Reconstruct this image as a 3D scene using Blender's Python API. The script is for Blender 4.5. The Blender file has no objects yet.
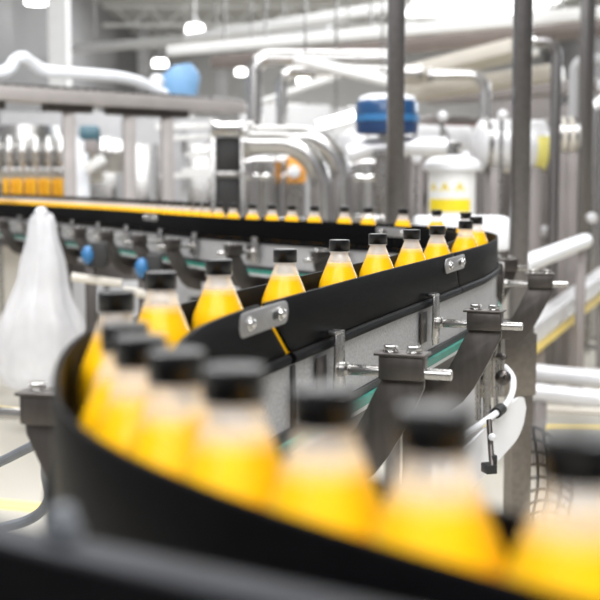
import bpy, bmesh, math, random
from mathutils import Vector, Matrix
random.seed(7)
C = bpy.context.scene.collection
SC = bpy.context.scene
PI = math.pi

# ---------------------------------------------------------------- camera, world, lights, exposure
PITCH = math.atan(122 / 1200)
cd = bpy.data.cameras.new('camera'); cam = bpy.data.objects.new('camera', cd); C.objects.link(cam)
cam.location = (0, 0, 1.3); cam.rotation_euler = (PI / 2 - PITCH, 0, 0)
cd.lens = 72; cd.sensor_width = 36; cd.clip_start = 0.01; cd.clip_end = 200
cd.dof.use_dof = True; cd.dof.focus_distance = 2.05; cd.dof.aperture_fstop = 5.0
SC.camera = cam
w = bpy.data.worlds.new('world'); SC.world = w; w.use_nodes = True
w.node_tree.nodes['Background'].inputs[0].default_value = (.9, .95, 1, 1)
w.node_tree.nodes['Background'].inputs[1].default_value = 1.0


def area(name, loc, rot, sx, sy, power, col=(1, 1, 1)):
    l = bpy.data.lights.new(name, 'AREA'); l.shape = 'RECTANGLE'; l.size = sx; l.size_y = sy
    l.energy = power; l.color = col
    o = bpy.data.objects.new(name, l); C.objects.link(o); o.location = loc; o.rotation_euler = rot
    return o


area('hall_and_fill_light', (-2.6, 4.6, 6.2), (0, 0, 0), 1.6, 4.0, 620, (.98, .985, 1))
area('hall_and_fill_light', (2.2, 3.2, 6.2), (0, 0, 0), 1.6, 4.0, 620, (.98, .985, 1))
area('hall_and_fill_light', (-1.0, -3.0, 5.4), (.7, 0, 0), 8.0, 3.0, 950, (.98, .985, 1))  # added lamp, unseen behind the camera, to brighten the juice from the front
area('hall_and_fill_light', (-1.0, 11.5, 6.2), (0, 0, 0), 6.0, 3.0, 620, (.98, .985, 1))
area('hall_and_fill_light', (3.0, 19, 6.2), (0, 0, 0), 8.0, 4.0, 760, (.98, .985, 1))
area('hall_and_fill_light', (0, 31, 6.2), (0, 0, 0), 9.0, 6.0, 1050, (1, 1, 1))
area('window_daylight', (8.7, 19.0, 4.3), (0, PI / 2, 0), 2.8, 13, 1300, (.92, .96, 1))
SC.view_settings.view_transform = 'Standard'; SC.view_settings.look = 'None'
SC.view_settings.gamma = 1; SC.view_settings.use_curve_mapping = False
SC.view_settings.exposure = -0.62

# ---------------------------------------------------------------- helpers
_c, _s = math.cos(PITCH), math.sin(PITCH)


def at(px, py, Y):
    """the point at world depth Y seen in the photo at px, py"""
    u, v = (px - 300) / 1200, (300 - py) / 1200
    t = Y / (_c + v * _s)
    return Vector((u * t, Y, 1.3 + t * (-_s + v * _c)))


def frame_of(d):
    d = d.normalized(); a = Vector((0, 0, 1)) if abs(d.z) < .9 else Vector((1, 0, 0))
    x = d.cross(a).normalized(); return x, x.cross(d).normalized()


class MB:
    def __init__(self): self.v = []; self.f = []
    def add(self, vs, fs):
        n = len(self.v); self.v += [tuple(q) for q in vs]; self.f += [[i + n for i in f] for f in fs]; return self
    def box(self, c, s, rz=0, M=None):
        h = [q / 2 for q in s]; co, si = math.cos(rz), math.sin(rz); vs = []
        for z in (-1, 1):
            for y in (-1, 1):
                for x in (-1, 1):
                    p = Vector((x * h[0], y * h[1], z * h[2]))
                    p = M @ p if M else Vector((p.x * co - p.y * si, p.x * si + p.y * co, p.z))
                    vs.append(p + Vector(c))
        return self.add(vs, [(0, 2, 3, 1), (4, 5, 7, 6), (0, 1, 5, 4), (2, 6, 7, 3), (0, 4, 6, 2), (1, 3, 7, 5)])
    def bar(self, a, b, wd, ht):
        """a rectangular bar from a to b, wd across (level), ht tall"""
        a, b = Vector(a), Vector(b); d = (b - a); L = d.length; d.normalize()
        x, up = frame_of(d)
        M = Matrix((x, d, up)).transposed()
        return self.box((a + b) / 2, (wd, L, ht), M=M)
    def tube(self, pts, r, seg=12, closed=False):
        pts = [Vector(p) for p in pts]; n = len(pts); vs = []; fs = []; x = None
        for i, p in enumerate(pts):
            a = pts[(i - 1) % n] if (closed or i) else p; b = pts[(i + 1) % n] if (closed or i < n - 1) else p
            d = (b - a).normalized()
            if x is None: x = frame_of(d)[0]
            x = (x - d * x.dot(d)).normalized(); y = d.cross(x)
            rr = r[i] if isinstance(r, (list, tuple)) else r
            for k in range(seg):
                t = 2 * PI * k / seg; vs.append(p + (x * math.cos(t) + y * math.sin(t)) * rr)
        m = n if closed else n - 1
        for i in range(m):
            for k in range(seg):
                j = (i + 1) % n; l = (k + 1) % seg
                fs.append((i * seg + k, i * seg + l, j * seg + l, j * seg + k))
        if not closed: fs += [tuple(range(seg))[::-1], tuple(range((n - 1) * seg, n * seg))]
        return self.add(vs, fs)
    def cyl(self, a, b, r, seg=16): return self.tube([a, b], r, seg)
    def lathe(self, prof, c=(0, 0, 0), ax=(0, 0, 1), seg=32, mod=None, closed=False):
        c = Vector(c); ax = Vector(ax).normalized(); x, y = frame_of(ax); vs = []; fs = []
        for r, z in prof:
            for k in range(seg):
                t = 2 * PI * k / seg; q = r * (mod(k, z) if mod else 1)
                vs.append(c + ax * z + (x * math.cos(t) + y * math.sin(t)) * q)
        n = len(prof)
        for i in range(n if closed else n - 1):
            j = (i + 1) % n
            for k in range(seg):
                l = (k + 1) % seg; fs.append((i * seg + k, i * seg + l, j * seg + l, j * seg + k))
        if not closed:
            if prof[0][0] > 1e-6: fs.append(tuple(range(seg))[::-1])
            if prof[-1][0] > 1e-6: fs.append(tuple(range((n - 1) * seg, n * seg)))
        return self.add(vs, fs)
    def prism(self, poly, o, ux, uy, th):
        """an outline in the plane (ux, uy) at o, given the thickness vector th"""
        o, ux, uy, th = Vector(o), Vector(ux), Vector(uy), Vector(th); n = len(poly)
        a = [o + ux * p[0] + uy * p[1] - th / 2 for p in poly]
        return self.add(a + [q + th for q in a], [tuple(range(n))[::-1], tuple(range(n, 2 * n))] +
                        [(i, (i + 1) % n, n + (i + 1) % n, n + i) for i in range(n)])
    def sphere(self, c, r, sx=1, sy=1, sz=1, seg=16):
        n = len(self.v)
        self.lathe([(max(r * math.sin(PI * i / 10), 1e-5), -r * math.cos(PI * i / 10)) for i in range(11)], (0, 0, 0), seg=seg)
        for i in range(n, len(self.v)):
            p = self.v[i]; self.v[i] = (c[0] + p[0] * sx, c[1] + p[1] * sy, c[2] + p[2] * sz)
        return self
    def build(self, name, mat, parent=None, bevel=0, smooth=True, angle=35):
        me = bpy.data.meshes.new(name); off = Vector(parent.location) if parent is not None and parent.get('abs') else Vector()
        q = parent
        while q is not None and not q.get('abs') and q.parent is not None:
            q = q.parent
        if q is not None and q.get('abs'): off = Vector(q.location)
        bm = bmesh.new(); vs = [bm.verts.new(Vector(p) - off) for p in self.v]
        for f in self.f:
            try: bm.faces.new([vs[i] for i in f])
            except ValueError: pass
        bmesh.ops.recalc_face_normals(bm, faces=bm.faces)
        if bevel:
            es = [e for e in bm.edges if len(e.link_faces) == 2 and e.calc_face_angle(0) > .7]
            bmesh.ops.bevel(bm, geom=es, offset=bevel, segments=2, affect='EDGES', profile=.5, clamp_overlap=True)
        if smooth:
            lim = math.radians(angle)
            for f in bm.faces: f.smooth = True
            for e in bm.edges:
                if len(e.link_faces) == 2 and e.calc_face_angle(0) > lim: e.smooth = False
        bm.to_mesh(me); bm.free()
        o = bpy.data.objects.new(name, me); C.objects.link(o); me.materials.append(mat)
        if parent is not None: o.parent = parent
        return o


def tag(o, label, cat, group=None, kind=None):
    o['label'] = label; o['category'] = cat
    if group: o['group'] = group
    if kind: o['kind'] = kind
    return o


def thing(name, label, cat, loc=(0, 0, 0), group=None, rz=0, world=True):
    """an Empty at a thing's base; with world=True its parts are written in world coordinates"""
    o = bpy.data.objects.new(name, None); C.objects.link(o); o.location = loc; o.rotation_euler = (0, 0, rz)
    o.empty_display_size = .05
    if world: o['abs'] = 1
    return tag(o, label, cat, group)


def copy_tree(o, parent=None):
    kids = [k for k in list(o.children)]
    c = o.copy(); C.objects.link(c)
    if parent is not None: c.parent = parent
    for k in kids: copy_tree(k, c)
    return c


def struct(name, mb, mat, label=None, **k):
    o = mb.build(name, mat, **k); o['kind'] = 'structure'
    if label: o['label'] = label
    return o


def mat(name, col, rough=.5, metal=0, noise=0, scale=30, stretch=(1, 1, 1), bump=0, spec=.5, emit=0, coat=0, rvar=0):
    m = bpy.data.materials.new(name); m.use_nodes = True; nt = m.node_tree; b = nt.nodes['Principled BSDF']
    b.inputs['Base Color'].default_value = (*col, 1); b.inputs['Roughness'].default_value = rough
    b.inputs['Metallic'].default_value = metal; b.inputs['Specular IOR Level'].default_value = spec
    if coat: b.inputs['Coat Weight'].default_value = coat
    if emit:
        b.inputs['Emission Color'].default_value = (*col, 1); b.inputs['Emission Strength'].default_value = emit
    if noise or bump or rvar:
        tc = nt.nodes.new('ShaderNodeTexCoord'); mp = nt.nodes.new('ShaderNodeMapping'); nz = nt.nodes.new('ShaderNodeTexNoise')
        mp.inputs['Scale'].default_value = stretch; nz.inputs['Scale'].default_value = scale; nz.inputs['Detail'].default_value = 4
        nt.links.new(tc.outputs['Object'], mp.inputs[0]); nt.links.new(mp.outputs[0], nz.inputs['Vector'])
        if noise:
            cr = nt.nodes.new('ShaderNodeValToRGB'); cr.color_ramp.elements[0].position = .3; cr.color_ramp.elements[1].position = .7
            cr.color_ramp.elements[0].color = (*[q * (1 - noise) for q in col], 1)
            cr.color_ramp.elements[1].color = (*[min(1, q * (1 + noise)) for q in col], 1)
            nt.links.new(nz.outputs[0], cr.inputs[0]); nt.links.new(cr.outputs[0], b.inputs['Base Color'])
        if rvar:
            mr = nt.nodes.new('ShaderNodeMapRange'); mr.inputs['To Min'].default_value = rough - rvar; mr.inputs['To Max'].default_value = rough + rvar
            nt.links.new(nz.outputs[0], mr.inputs[0]); nt.links.new(mr.outputs[0], b.inputs['Roughness'])
        if bump:
            bp = nt.nodes.new('ShaderNodeBump'); bp.inputs['Strength'].default_value = bump; bp.inputs['Distance'].default_value = .001
            nt.links.new(nz.outputs[0], bp.inputs['Height']); nt.links.new(bp.outputs[0], b.inputs['Normal'])
    return m


M = {}
M['black'] = mat('black_plastic', (.0035, .0035, .004), .42, noise=.25, scale=40, stretch=(1, 1, 6), rvar=.06, spec=.02)
M['cap'] = mat('black_cap_plastic', (.003, .003, .0035), .30, noise=.1, scale=60, spec=.5)
M['steel'] = mat('stainless_steel', (.41, .40, .39), .27, 1, noise=.06, scale=60, rvar=.06)
M['pipe_steel'] = mat('smooth_pipe_steel', (.56, .55, .545), .24, 1, noise=.03, scale=2)
M['polished'] = mat('polished_steel', (.78, .77, .76), .14, 1, noise=.04, scale=20)
M['plate'] = mat('darkened_plate_steel', (.115, .104, .098), .42, 1, noise=.10, scale=90, stretch=(1, 1, .2), rvar=.05)  # stainless steel, base colour darkened to stand in for dark reflections
M['post'] = mat('dull_post_steel', (.22, .21, .21), .34, 1, noise=.08, scale=40)
M['splice'] = mat('satin_plate', (.34, .335, .335), .45, .8, noise=.08, scale=120, bump=.1)
M['panel'] = mat('speckled_frame_steel', (.42, .42, .43), .5, .4, noise=.25, scale=260, bump=.15)
M['teal'] = mat('teal_wear_strip', (.03, .22, .17), .4, noise=.15, scale=50)
M['white_plastic'] = mat('white_plastic', (.86, .87, .90), .4, noise=.03, scale=10)
M['white_paint'] = mat('white_paint', (.85, .85, .84), .5, noise=.03, scale=5)
M['satin'] = mat('satin_white_steel', (.74, .74, .76), .34, .35, noise=.05, scale=8)
M['white_hose'] = mat('white_hose', (.82, .85, .90), .4, noise=.06, scale=8)
M['chain'] = mat('black_chain', (.02, .02, .022), .5, noise=.5, scale=90)
M['rubber'] = mat('dark_rubber', (.02, .02, .02), .6, noise=.2, scale=30)
M['grey_hose'] = mat('grey_hose', (.13, .14, .155), .45, noise=.1, scale=30)
M['blue'] = mat('blue_enamel', (.006, .052, .15), .35, noise=.1, scale=10, coat=.3)
M['light_blue'] = mat('light_blue_plastic', (.10, .30, .62), .35, noise=.15, scale=6)
M['mid_blue'] = mat('mid_blue_enamel', (.03, .15, .34), .4, noise=.1, scale=10)
M['dark_blue'] = mat('dark_blue_enamel', (.012, .04, .12), .4, noise=.1, scale=10)
M['teal_dark'] = mat('dark_teal_enamel', (.06, .14, .18), .45, noise=.1, scale=10)
M['yellow'] = mat('yellow_label', (.92, .72, .02), .5, noise=.05, scale=20)
M['yellow_paint'] = mat('yellow_floor_paint', (.93, .72, .22), .5, noise=.08, scale=6)
M['pale_yellow'] = mat('pale_yellow_label', (.86, .78, .22), .5, noise=.05, scale=20)
M['pale_blue'] = mat('pale_blue_plastic', (.24, .48, .80), .4, noise=.25, scale=5)
M['frame_grey'] = mat('warm_grey_frame_paint', (.43, .40, .39), .45, .2, noise=.06, scale=8)
M['beam_brown'] = mat('warm_brown_beam_paint', (.20, .165, .15), .5, noise=.08, scale=4)
M['door_grey'] = mat('warm_grey_door', (.20, .18, .178), .5, noise=.08, scale=4)
M['orange'] = mat('orange_panel', (.92, .42, .08), .5, noise=.08, scale=10)
M['red'] = mat('red_panel', (.75, .16, .12), .5, noise=.08, scale=10)
M['beige'] = mat('beige_casing', (.66, .62, .55), .5, noise=.06, scale=4)
M['pink_grey'] = mat('warm_grey_casing', (.27, .245, .24), .5, noise=.10, scale=3)
M['grey'] = mat('grey_casing', (.46, .46, .47), .5, noise=.08, scale=4)
M['black_panel'] = mat('black_panel', (.018, .017, .017), .55, noise=.2, scale=5)
M['lit_rail_top'] = mat('painted_lit_rail_top', (.018, .020, .025), .5, noise=.15, scale=30, spec=.2)  # paler than the bar, imitating light reflected off its top face
M['leg_steel'] = mat('brown_grey_leg_steel', (.26, .235, .21), .42, .9, noise=.12, scale=60, rvar=.05)
M['lamp'] = mat('lamp_glow', (1, .99, .96), .5, noise=0, emit=14)
M['skylight'] = mat('skylight_glow', (1, 1, 1), .5, emit=5)
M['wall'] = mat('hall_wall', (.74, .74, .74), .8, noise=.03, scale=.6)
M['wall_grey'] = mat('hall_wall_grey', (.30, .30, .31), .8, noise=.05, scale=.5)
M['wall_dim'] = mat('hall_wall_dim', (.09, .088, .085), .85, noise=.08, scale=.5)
M['ceiling'] = mat('hall_ceiling', (.62, .62, .60), .85, noise=.04, scale=.5)
M['floor'] = mat('cream_epoxy_floor', (.44, .415, .36), .36, noise=.06, scale=1.2, rvar=.05)
M['orange_juice'] = mat('orange_juice', (1.0, .52, .02), .35, noise=.06, scale=40)


def juice_mat():
    m = mat('yellow_juice', (1.0, .56, .002), .35, noise=.02, scale=60, spec=.1)
    b = m.node_tree.nodes['Principled BSDF']
    b.inputs['Subsurface Weight'].default_value = .12; b.inputs['Subsurface Radius'].default_value = (.03, .016, .002)
    b.inputs['Subsurface Scale'].default_value = .5
    return m


def thin_clear(name, tint, gloss_rough, base_refl, haze=0, backlight_haze=0):
    """thin clear plastic: mostly passes light, mirrors more at grazing angles, a little milky"""
    m = bpy.data.materials.new(name); m.use_nodes = True; nt = m.node_tree; nt.nodes.clear()
    out = nt.nodes.new('ShaderNodeOutputMaterial'); tr = nt.nodes.new('ShaderNodeBsdfTransparent'); gl = nt.nodes.new('ShaderNodeBsdfGlossy')
    df = nt.nodes.new('ShaderNodeBsdfTranslucent'); dd = nt.nodes.new('ShaderNodeBsdfDiffuse'); ha = nt.nodes.new('ShaderNodeMixShader')
    mh = nt.nodes.new('ShaderNodeMixShader'); mx = nt.nodes.new('ShaderNodeMixShader'); lw = nt.nodes.new('ShaderNodeLayerWeight'); mr = nt.nodes.new('ShaderNodeMapRange')
    nz = nt.nodes.new('ShaderNodeTexNoise'); nz.inputs['Scale'].default_value = 25 if backlight_haze else 4
    tr.inputs[0].default_value = (*tint, 1); gl.inputs[0].default_value = (1, 1, 1, 1); gl.inputs['Roughness'].default_value = gloss_rough
    df.inputs[0].default_value = (.95, .95, .97, 1); dd.inputs[0].default_value = (.92, .92, .95, 1)
    lw.inputs[0].default_value = .24; mr.inputs['To Min'].default_value = base_refl; mr.inputs['To Max'].default_value = .40
    ha.inputs[0].default_value = .7
    hz = nt.nodes.new('ShaderNodeMapRange'); hz.inputs['To Min'].default_value = haze * .6; hz.inputs['To Max'].default_value = haze * 1.4
    L = nt.links.new
    if backlight_haze:
        tc = nt.nodes.new('ShaderNodeTexCoord'); sx = nt.nodes.new('ShaderNodeSeparateXYZ'); fg = nt.nodes.new('ShaderNodeMapRange'); ad = nt.nodes.new('ShaderNodeMath')
        fg.inputs['From Min'].default_value = .155; fg.inputs['From Max'].default_value = .168; fg.inputs['To Max'].default_value = backlight_haze  # whitens the neck above the juice, imitating the bright background behind it
        nt.links.new(tc.outputs['Object'], sx.inputs[0]); nt.links.new(sx.outputs[2], fg.inputs[0]); nt.links.new(fg.outputs[0], ad.inputs[0]); nt.links.new(hz.outputs[0], ad.inputs[1])
    else: ad = hz
    L(nz.outputs[0], hz.inputs[0]); L(df.outputs[0], ha.inputs[1]); L(dd.outputs[0], ha.inputs[2])
    L(ad.outputs[0], mh.inputs[0]); L(tr.outputs[0], mh.inputs[1]); L(ha.outputs[0], mh.inputs[2])
    L(lw.outputs['Fresnel'], mr.inputs[0]); L(mr.outputs[0], mx.inputs[0]); L(mh.outputs[0], mx.inputs[1]); L(gl.outputs[0], mx.inputs[2])
    L(mx.outputs[0], out.inputs[0])
    return m


M['juice'] = juice_mat()
M['pet'] = thin_clear('clear_bottle_plastic', (.97, .97, .98), .14, .0, .006, .40)
M['bag'] = thin_clear('white_film', (.93, .94, .96), .25, .05, .52)
M['glass'] = thin_clear('guard_glass', (.93, .96, .97), .05, .05, .05)

# ---------------------------------------------------------------- the setting
struct('floor', MB().box((0, 20, -.1), (18, 50, .2)), M['floor'])
struct('ceiling', MB().box((0, 20, 6.6), (18, 50, .2)), M['ceiling'])
struct('wall_back', MB().box((0, 45.1, 3.25), (18, .2, 6.5)), M['wall'])
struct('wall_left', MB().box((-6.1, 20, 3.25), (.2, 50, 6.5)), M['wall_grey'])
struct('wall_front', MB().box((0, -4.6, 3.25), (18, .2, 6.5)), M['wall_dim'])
wr = MB(); wr.box((9.1, 20, 1.4), (.2, 50, 2.8)); wr.box((9.1, 20, 6.15), (.2, 50, .7))
wr.box((9.1, 3.5, 4.3), (.2, 17, 3.0)); wr.box((9.1, 35.6, 4.3), (.2, 18.8, 3.0))
for y in (15, 18, 21, 24): wr.box((9.1, y, 4.3), (.2, .15, 3.0))
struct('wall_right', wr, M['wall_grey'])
struct('window_1', MB().box((9.16, 19.1, 4.3), (.03, 14.2, 3.0)), M['glass'])
sk = struct('window_2', MB().box((5.4, 34.5, 6.48), (4.4, 9.0, .04)), M['skylight'], label='bright skylight in the hall ceiling')
skf = MB()
for y in (30, 33, 36, 39): skf.box((5.4, y, 6.44), (4.5, .1, .12))
for x in (3.2, 7.6): skf.box((x, 34.5, 6.44), (.1, 9.0, .12))
struct('window_frame', skf, M['white_paint'], parent=sk)
# roof girders
for i, (y, z) in enumerate(((22, 6.25), (29, 6.25), (37, 6.25), (43, 6.2))):
    g = MB(); g.box((1.5, y, z + .2), (14.9, .25, .08)); g.box((1.5, y, z - .35), (14.9, .25, .08))
    for k in range(14):
        x = -5.6 + k * 1.05
        g.bar((x, y, z + .18), (x + .52, y, z - .33), .05, .05); g.bar((x + .52, y, z - .33), (x + 1.05, y, z + .18), .05, .05)
    struct('roof_beam_%d' % (i + 1), g, M['white_paint'])
# white column by the left wall and a grey one further on
struct('column_1', MB().box((at(60, 60, 18).x, 18, 3.25), (.27, .3, 6.5)), M['white_paint'])
struct('column_2', MB().box((at(144, 60, 40).x, 40, 3.25), (.35, .35, 6.5)), M['grey'])
struct('column_3', MB().box((at(222, 60, 42).x, 42, 3.25), (.4, .4, 6.5)), M['grey'])
# painted floor lines
ln = MB()
for a, b, wd in (((-3.2, 5.35), (-.75, 4.55), .11), ((-3.4, 7.6), (-1.2, 6.4), .12), ((.9, 6.2), (4.6, 5.9), .14), ((1.0, 7.2), (5.5, 7.4), .12), ((1.4, 8.6), (3.4, 16.5), .16)):
    ln.bar((*a, .002), (*b, .002), wd, .004)
struct('floor_marking', ln, M['yellow_paint'])

# ---------------------------------------------------------------- the conveyor's centre line
CTRL = [(.62, -.03), (.42, .17), (.27, .31), (.17, .407), (.110, .463), (.058, .515), (.009, .567), (-.036, .628), (-.073, .686), (-.104, .745), (-.121, .815),
        (-.138, .90), (-.151, .98), (-.160, 1.07), (-.161, 1.16), (-.149, 1.275), (-.101, 1.462), (-.021, 1.686), (.065, 1.930), (.138, 2.130), (.215, 2.335),
        (.289, 2.535), (.387, 2.809), (.457, 3.07), (.494, 3.30), (.493, 3.52), (.445, 3.74), (.345, 3.93), (.22, 4.10), (.07, 4.28), (-.10, 4.49),
        (-.27, 4.73), (-.36, 4.87), (-.60, 5.35), (-.95, 6.02), (-1.40, 6.80), (-1.90, 7.62), (-2.5, 8.6)]


def smooth_path(ctrl, ds=.01, sig=.055):
    pts = []
    for a, b in zip(ctrl, ctrl[1:]):
        a, b = Vector(a), Vector(b); n = max(1, round((b - a).length / ds))
        pts += [a + (b - a) * (i / n) for i in range(n)]
    pts.append(Vector(ctrl[-1])); R = int(3 * sig / ds); kw = [math.exp(-.5 * (k * ds / sig) ** 2) for k in range(-R, R + 1)]
    out = []; N = len(pts)
    for i in range(N):
        acc = Vector((0, 0)); W = 0
        for k, q in zip(range(-R, R + 1), kw):
            j = i + k
            p = pts[j] if 0 <= j < N else (pts[0] * 2 - pts[min(-j, N - 1)] if j < 0 else pts[-1] * 2 - pts[2 * (N - 1) - j])
            acc += p * q; W += q
        out.append(acc / W)
    return out


PATH = smooth_path(CTRL); SL = [0]
for a, b in zip(PATH, PATH[1:]): SL.append(SL[-1] + (b - a).length)
TOTAL = SL[-1]


def at_s(s):
    """point, tangent and right-hand normal of the centre line at arc length s"""
    s = min(max(s, 0), TOTAL); lo, hi = 0, len(SL) - 1
    while hi - lo > 1:
        m = (lo + hi) // 2
        if SL[m] <= s: lo = m
        else: hi = m
    t = (s - SL[lo]) / (SL[hi] - SL[lo]); p = PATH[lo].lerp(PATH[hi], t)
    a = PATH[max(lo - 2, 0)]; b = PATH[min(hi + 2, len(PATH) - 1)]; d = (b - a).normalized()
    return p, d, Vector((d.y, -d.x))


def near_s(x, y):
    q = Vector((x, y)); return SL[min(range(len(PATH)), key=lambda i: (PATH[i] - q).length_squared)]


def ribbon(mb, s0, s1, o0, o1, z0, z1, k0=0, k1=0, ds=.02):
    """a strip along the line from s0 to s1 between the offsets o0, o1 and heights z0, z1; k0, k1 slant its two ends"""
    n = max(2, int((s1 - s0) / ds)); vs = []; fs = []
    for i in range(n + 1):
        u = i / n
        for z in (z0, z1):
            s = s0 + (s1 - s0) * u + ((k0 + (k1 - k0) * u) if z == z0 else 0)
            p, d, r = at_s(s)
            for o in (o0, o1):
                q = p + r * o; vs.append((q.x, q.y, z))
        if i:
            a, b = (i - 1) * 4, i * 4
            fs += [(a, b, b + 1, a + 1), (a + 2, a + 3, b + 3, b + 2), (a, a + 2, b + 2, b), (a + 1, b + 1, b + 3, a + 3)]
    fs += [(0, 1, 3, 2), (n * 4, n * 4 + 2, n * 4 + 3, n * 4 + 1)]
    mb.add(vs, fs); return mb


def along(s0, s1, off, z, ds=.02):
    n = max(2, int((s1 - s0) / ds)); out = []
    for i in range(n + 1):
        p, d, r = at_s(s0 + (s1 - s0) * i / n); q = p + r * off; out.append((q.x, q.y, z))
    return out


HW = .0445; TH = .005; ZB, ZT = 1.072, 1.146
S_SEAM1 = near_s(-.098, 1.475); S_SEAM2 = near_s(.275, 2.49)
S_BEND = near_s(-.16, 1.0)

# ---------------------------------------------------------------- conveyor
cv = thing('bottle_conveyor', 'long winding steel conveyor carrying the juice bottles between black guides', 'conveyor', (.3, 2.5, 0))
ch = MB(); ribbon(ch, 0, TOTAL, -.041, .041, .985, 1.0)
ch.build('conveyor_chain', M['chain'], cv)
for sd in (-1, 1):
    sp = MB(); cuts = [0]; s = .25
    while s < TOTAL - .2: cuts.append(s); s += .62
    cuts.append(TOTAL)
    for a, b in zip(cuts, cuts[1:]): ribbon(sp, a + .0015, b - .0015, sd * .045, sd * .049, .972, 1.0552)
    sp.build('side_panel', M['panel'], cv)
    ribbon(MB(), 0, TOTAL, sd * .030, sd * .053, .959, .971).build('return_chain', M['chain'], cv)
    ribbon(MB(), 0, TOTAL, sd * .038, sd * .060, .945, .9585).build('wear_strip', M['teal'], cv)['label'] = 'teal wear strip'
    ribbon(MB(), 0, TOTAL, sd * .036, sd * .055, .935, .944).build('return_rail', M['white_plastic'], cv)['label'] = 'white return rail'
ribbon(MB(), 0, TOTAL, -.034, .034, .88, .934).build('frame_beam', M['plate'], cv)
for s in (near_s(-.05, 1.6), near_s(.23, 2.4), near_s(-.1, 4.5), near_s(-.62, 5.4), near_s(-1.3, 6.6)):
    p, d, r = at_s(s); rz = math.atan2(d.y, d.x)
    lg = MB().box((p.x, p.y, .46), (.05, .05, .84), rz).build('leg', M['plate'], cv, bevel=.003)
    MB().lathe([(.035, 0), (.04, .008), (.02, .02), (.018, .04)], (p.x, p.y, 0)).build('levelling_foot', M['rubber'], lg)
p, d, r = at_s(near_s(-.06, 1.585)); q = p + r * .051
MB().box((q.x, q.y, 1.012), (.012, .004, .085), math.atan2(d.y, d.x)).build('panel_stop', M['rubber'], cv)
# the stainless leg with its bolted plate outside the far bend
lg = MB().box((.595, 3.22, .47), (.058, .058, .86), .25).build('leg', M['leg_steel'], cv, bevel=.003)
MB().box((.555, 3.185, .80), (.17, .012, .17), .25).build('mounting_plate', M['leg_steel'], lg, bevel=.004)
MB().lathe([(.04, 0), (.045, .008), (.02, .02), (.02, .045)], (.595, 3.22, 0)).build('levelling_foot', M['rubber'], lg)


# ---------------------------------------------------------------- guide rails
def guide(side, s0, s1, k0, k1, label, top=ZT):
    p, d, r = at_s((s0 + s1) / 2); q = p + r * side * HW
    t = thing('guide_rail', label, 'guide rail', (q.x, q.y, ZB), 'black guide rails along the conveyor')
    a, b = sorted((side * HW, side * (HW + TH)))
    ribbon(MB(), s0, s1, a, b, ZB, top, k0, k1).build('guide_plate', M['black'], t, bevel=.0008)
    MB().tube(along(s0 + k0, s1 + k1, side * (HW + .0045), ZB - .0085), .0082, 10).build('edge_bead', M['black'], t)
    return t


SK = .10; SK2 = .05
guide(1, .05, S_SEAM1, 0, SK, 'black guide plate on the inside of the blurred bend')
guide(1, S_SEAM1 + .018, S_SEAM2, SK, SK2, 'long straight black guide plate in front of the sharp bottles')
guide(1, S_SEAM2 + .005, near_s(-.36, 4.87), SK2, 0, 'black guide plate curving around outside of the far bend')
guide(1, near_s(-.36, 4.87) + .004, TOTAL - .1, 0, 0, 'black guide plate behind the far row of small bottles')
guide(-1, .05, near_s(-.15, 1.30), 0, 0, 'black guide plate in front of the big blurred bottles, wrapping the bend', 1.152)
guide(-1, near_s(-.15, 1.30) + .004, near_s(.46, 3.1), 0, 0, 'black guide plate standing behind the row of sharp bottles')
S_A = near_s(.345, 3.93); S_B = near_s(-.62, 5.4)
guide(-1, near_s(.46, 3.1) + .004, S_A, 0, 0, 'short black guide plate inside the far bend')
guide(-1, S_A + .004, S_B, 0, 0, 'black guide plate in front of the far row, beside the bend')
guide(-1, S_B + .004, TOTAL - .1, 0, 0, 'black guide plate above the white bag, in front of the far row')


def oblong(L, h, n=8):
    r = h / 2; out = []
    for i in range(n + 1):
        t = -PI / 2 + PI * i / n; out.append((L / 2 - r + r * math.cos(t), r * math.sin(t)))
    for i in range(n + 1):
        t = PI / 2 + PI * i / n; out.append((-L / 2 + r + r * math.cos(t), r * math.sin(t)))
    return out


def hexa(r): return [(r * math.cos(PI / 3 * k), r * math.sin(PI / 3 * k)) for k in range(6)]


def splice(side, s, zc, label, L=.18):
    p, d, r = at_s(s); r = r * side; o = p + r * (HW + TH + .0016)
    d3, r3, up = Vector((d.x, d.y, 0)), Vector((r.x, r.y, 0)), Vector((0, 0, 1))
    t = thing('splice_plate', label, 'splice plate', (o.x, o.y, zc), 'steel splice plates joining the guides')
    O = Vector((o.x, o.y, zc))
    MB().prism(oblong(L, .030), O, d3, up, r3 * .003).build('plate', M['splice'], t, bevel=.0006)
    MB().prism(oblong(.034, .010), O + d3 * .044 + r3 * .0016, d3, up, r3 * .0006).build('slot', M['rubber'], t)
    for x in (-.056, .056):
        b = MB(); c = O + d3 * x
        b.lathe([(.0092, .0015), (.0092, .003), (.0085, .0036)], c, r3, 20)
        b.lathe([(.0068, .0036), (.0066, .0065), (.0045, .0085), (.003, .0088)], c, r3, 18)
        b.build('bolt', M['polished'], t)
    return t


splice(1, S_SEAM1 + .012, 1.128, 'oblong steel plate bolted across the guide joint above the yellow gap')
splice(1, S_SEAM2 + .003, 1.124, 'small steel plate bolted on the guide near the far bend')
splice(-1, S_A + .002, 1.125, 'blurred steel plate on the far guide just left of bend')
splice(-1, S_B + .002, 1.125, 'tiny shiny plate on the far guide behind the blue knobs')


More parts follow.
